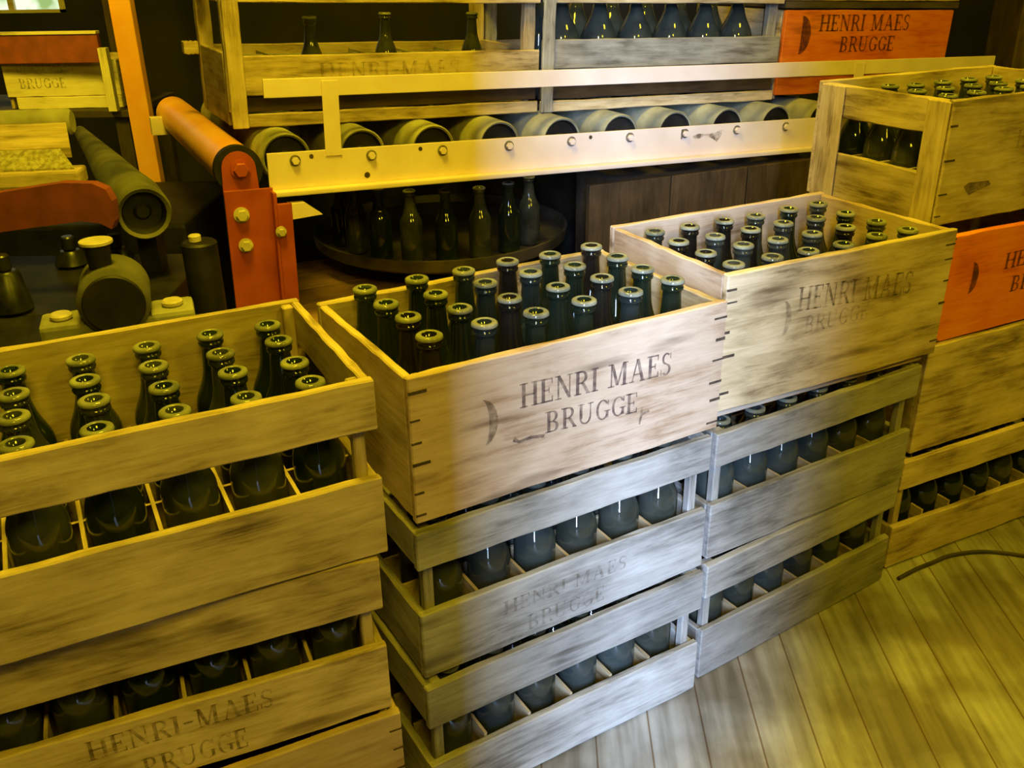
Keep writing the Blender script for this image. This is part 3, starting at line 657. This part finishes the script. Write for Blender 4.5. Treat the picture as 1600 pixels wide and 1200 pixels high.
# stubby cylinder with pale button left of the red leg
b = NB(); cyl(b, (-.607, 1.76, .0), (-.607, 1.76, .610), .034, seg=32, bev=.004); cv_ = tag(obj('cylinder_housing', b, IRON, smooth=True), 'dark upright cylinder housing with pale button left of the red leg', 'machine')
b = NB(); cyl(b, (-.612, 1.755, .610), (-.612, 1.755, .624), .012, seg=24, bev=.002); obj('button', b, CAPM, cv_, True)
for k, (x, y, h_) in enumerate(((-.92, 1.62, .60), (-.93, 1.90, .555), (-.845, 1.93, .55), (-1.05, 1.52, .56))):
    b = NB(); cyl(b, (x, y, .521), (x, y, h_), .035, .025, seg=24, bev=.006); cyl(b, (x, y, h_), (x, y, h_ + .03), .014, seg=12, bev=.003)
    tag(obj('machine_valve', b, simple('oily_iron', (.012, .012, .01), (.045, .045, .03), .35, .5, scale=25), smooth=True), ['dark oily valve under the red bar at far left', 'dark oily valve behind the tapered roller, left one', 'dark oily valve behind the tapered roller, right one', 'low dark oily valve just above the left crate rim'][k], 'valve')
# red curved guard bar
b = NB(); out = []
prof = [(-1.45, .560), (-.95, .650), (-.87, .660), (-.80, .668), (-.765, .664), (-.745, .652), (-.736, .668), (-.734, .705), (-.742, .727), (-.765, .738), (-.82, .740), (-.95, .722), (-1.45, .640)]
f_ = [b.verts.new((x, 1.70 + .30 * (x + .95) * -.0, z)) for x, z in prof]; g_ = [b.verts.new((x, 1.725, z)) for x, z in prof]
b.faces.new(f_); b.faces.new(g_[::-1])
for k in range(len(prof)): b.faces.new((f_[k], f_[(k + 1) % len(prof)], g_[(k + 1) % len(prof)], g_[k]))
tag(obj('guard_bar', b, DARKRED), 'flat red bar with rounded end beneath the brush block at far left', 'bar')
b = NB(); box(b, -1.12, -1.04, 1.726, 1.80, .521, .69); tag(obj('support_stand', b, IRON), 'dark iron stand behind the flat red bar at far left', 'stand')
# brush block: wooden back, bristles, lower wooden edge
BB = thing('brush_block', 'dusty wood and bristle brush block above the red bar at far left', 'brush', (-1.22, 1.84, .70), math.radians(8))
b = NB(); box(b, .0, .355, -.012, .05, -.008, .026, .006); obj('wooden_edge', b, wood('pine', 0), BB)
def slab(bm, x0, x1, pts_lo, th_):  # sloping slab from (y,z) to (y,z)
    (y0, z0), (y1, z1) = pts_lo
    vs = [bm.verts.new(p) for p in ((x0, y0, z0), (x1, y0, z0), (x1 - .03, y1, z1), (x0, y1, z1), (x0, y0, z0 - th_), (x1, y0, z0 - th_), (x1 - .03, y1, z1 - th_), (x0, y1, z1 - th_))]
    for f in ((0, 1, 2, 3), (7, 6, 5, 4), (0, 4, 5, 1), (1, 5, 6, 2), (2, 6, 7, 3), (3, 7, 4, 0)): bm.faces.new([vs[i] for i in f])
b = NB(); slab(b, 0, .345, ((.0, .030), (.035, .062)), .004); obj('bristles', b, BRISTLE, BB)
b = NB(); slab(b, 0, .335, ((.035, .064), (.14, .098)), .02); obj('wooden_back', b, wood('pine', 0), BB)
b = NB(); cyl(b, (-.0, .17, .095), (.31, .17, .095), .028, seg=24, bev=.006); obj('roll', b, DUSTY2, BB, True)
b = NB(); box(b, -1.22, -1.12, 1.88, 1.96, .521, .69); tag(obj('support_stand', b, IRON), 'dark iron stand below the brush block at far left', 'stand')

# ------------------------------------------------------------------ far left: red board, lettered crate on a table
tb = thing('plank_table', 'dark table carrying the small lettered crate at upper left', 'table', (-2.2, 3.55, 0), 0)
b = NB(); box(b, 0, .80, 0, .5, .575, .600, .003); obj('table_top', b, wood('dark', 0), tb)
for x in (.02, .73):
    for y in (.02, .43):
        b = NB(); box(b, x, x + .05, y, y + .05, 0, .574); obj('leg', b, wood('dark', 2), tb)
fc = thing('bottle_crate', 'small yellow-lit crate lettered BRUGGE below the red board at upper left', 'crate', (-1.865, 3.60, .601), math.radians(4))
b = NB(); board(b, .0, .415, 0, .012, .045, .170); obj('front_board', b, wood('pale', 0), fc)
b = NB(); board(b, .03, .415, -.004, .010, .0, .043); obj('slat', b, wood('pale', 0), fc)
b = NB(); board(b, .0, .415, .288, .30, .0, .170); obj('back_board', b, wood('pine', 0), fc)
for x in (0, .403): b = NB(); board(b, x, x + .012, .013, .287, .0, .168, 1); obj('side_board', b, wood('pine', 1), fc)
lettering(fc, 'HENRI MAES', .05, .26, .135, .028, -.0009, INKFF); lettering(fc, 'BRUGGE', .05, .22, .075, .036, -.0009, INKF)
b = NB(); box(b, -2.10, -1.475, 3.56, 3.585, .768, .866, .003); box(b, -2.10, -1.925, 3.56, 3.585, .60, .766, .003)
rb = tag(obj('red_board', b, DARKRED), 'dull red board with yellow top edge above the small crate at upper left', 'board')
b = NB(); box(b, -2.10, -1.475, 3.555, 3.59, .8665, .876, .001); obj('edge_strip', b, wood('pale', 0), rb)
b = NB(); box(b, -1.66, -1.61, 4.12, 4.17, 0, 1.3); o = tag(obj('upright_post', b, wood('brown', 2)), 'pale brown wooden post left of the orange upright at upper left', 'post')
b = NB(); box(b, -1.470, -1.440, 3.53, 3.56, .60, .82); 
tag(obj('wooden_stick', b, wood('pale', 2)), 'short pale stick at the right end of the red board', 'stick')
# right rear: brown pillar and small wood block
b = NB(); box(b, 1.66, 1.95, 3.2, 3.4, 0, 2.9, .004); tag(obj('pillar', b, wood('brown', 2)), 'dim brown wooden pillar at the upper right corner', 'pillar')
for p in proto.values(): bpy.data.objects.remove(p)
bpy.data.objects.remove(bb)
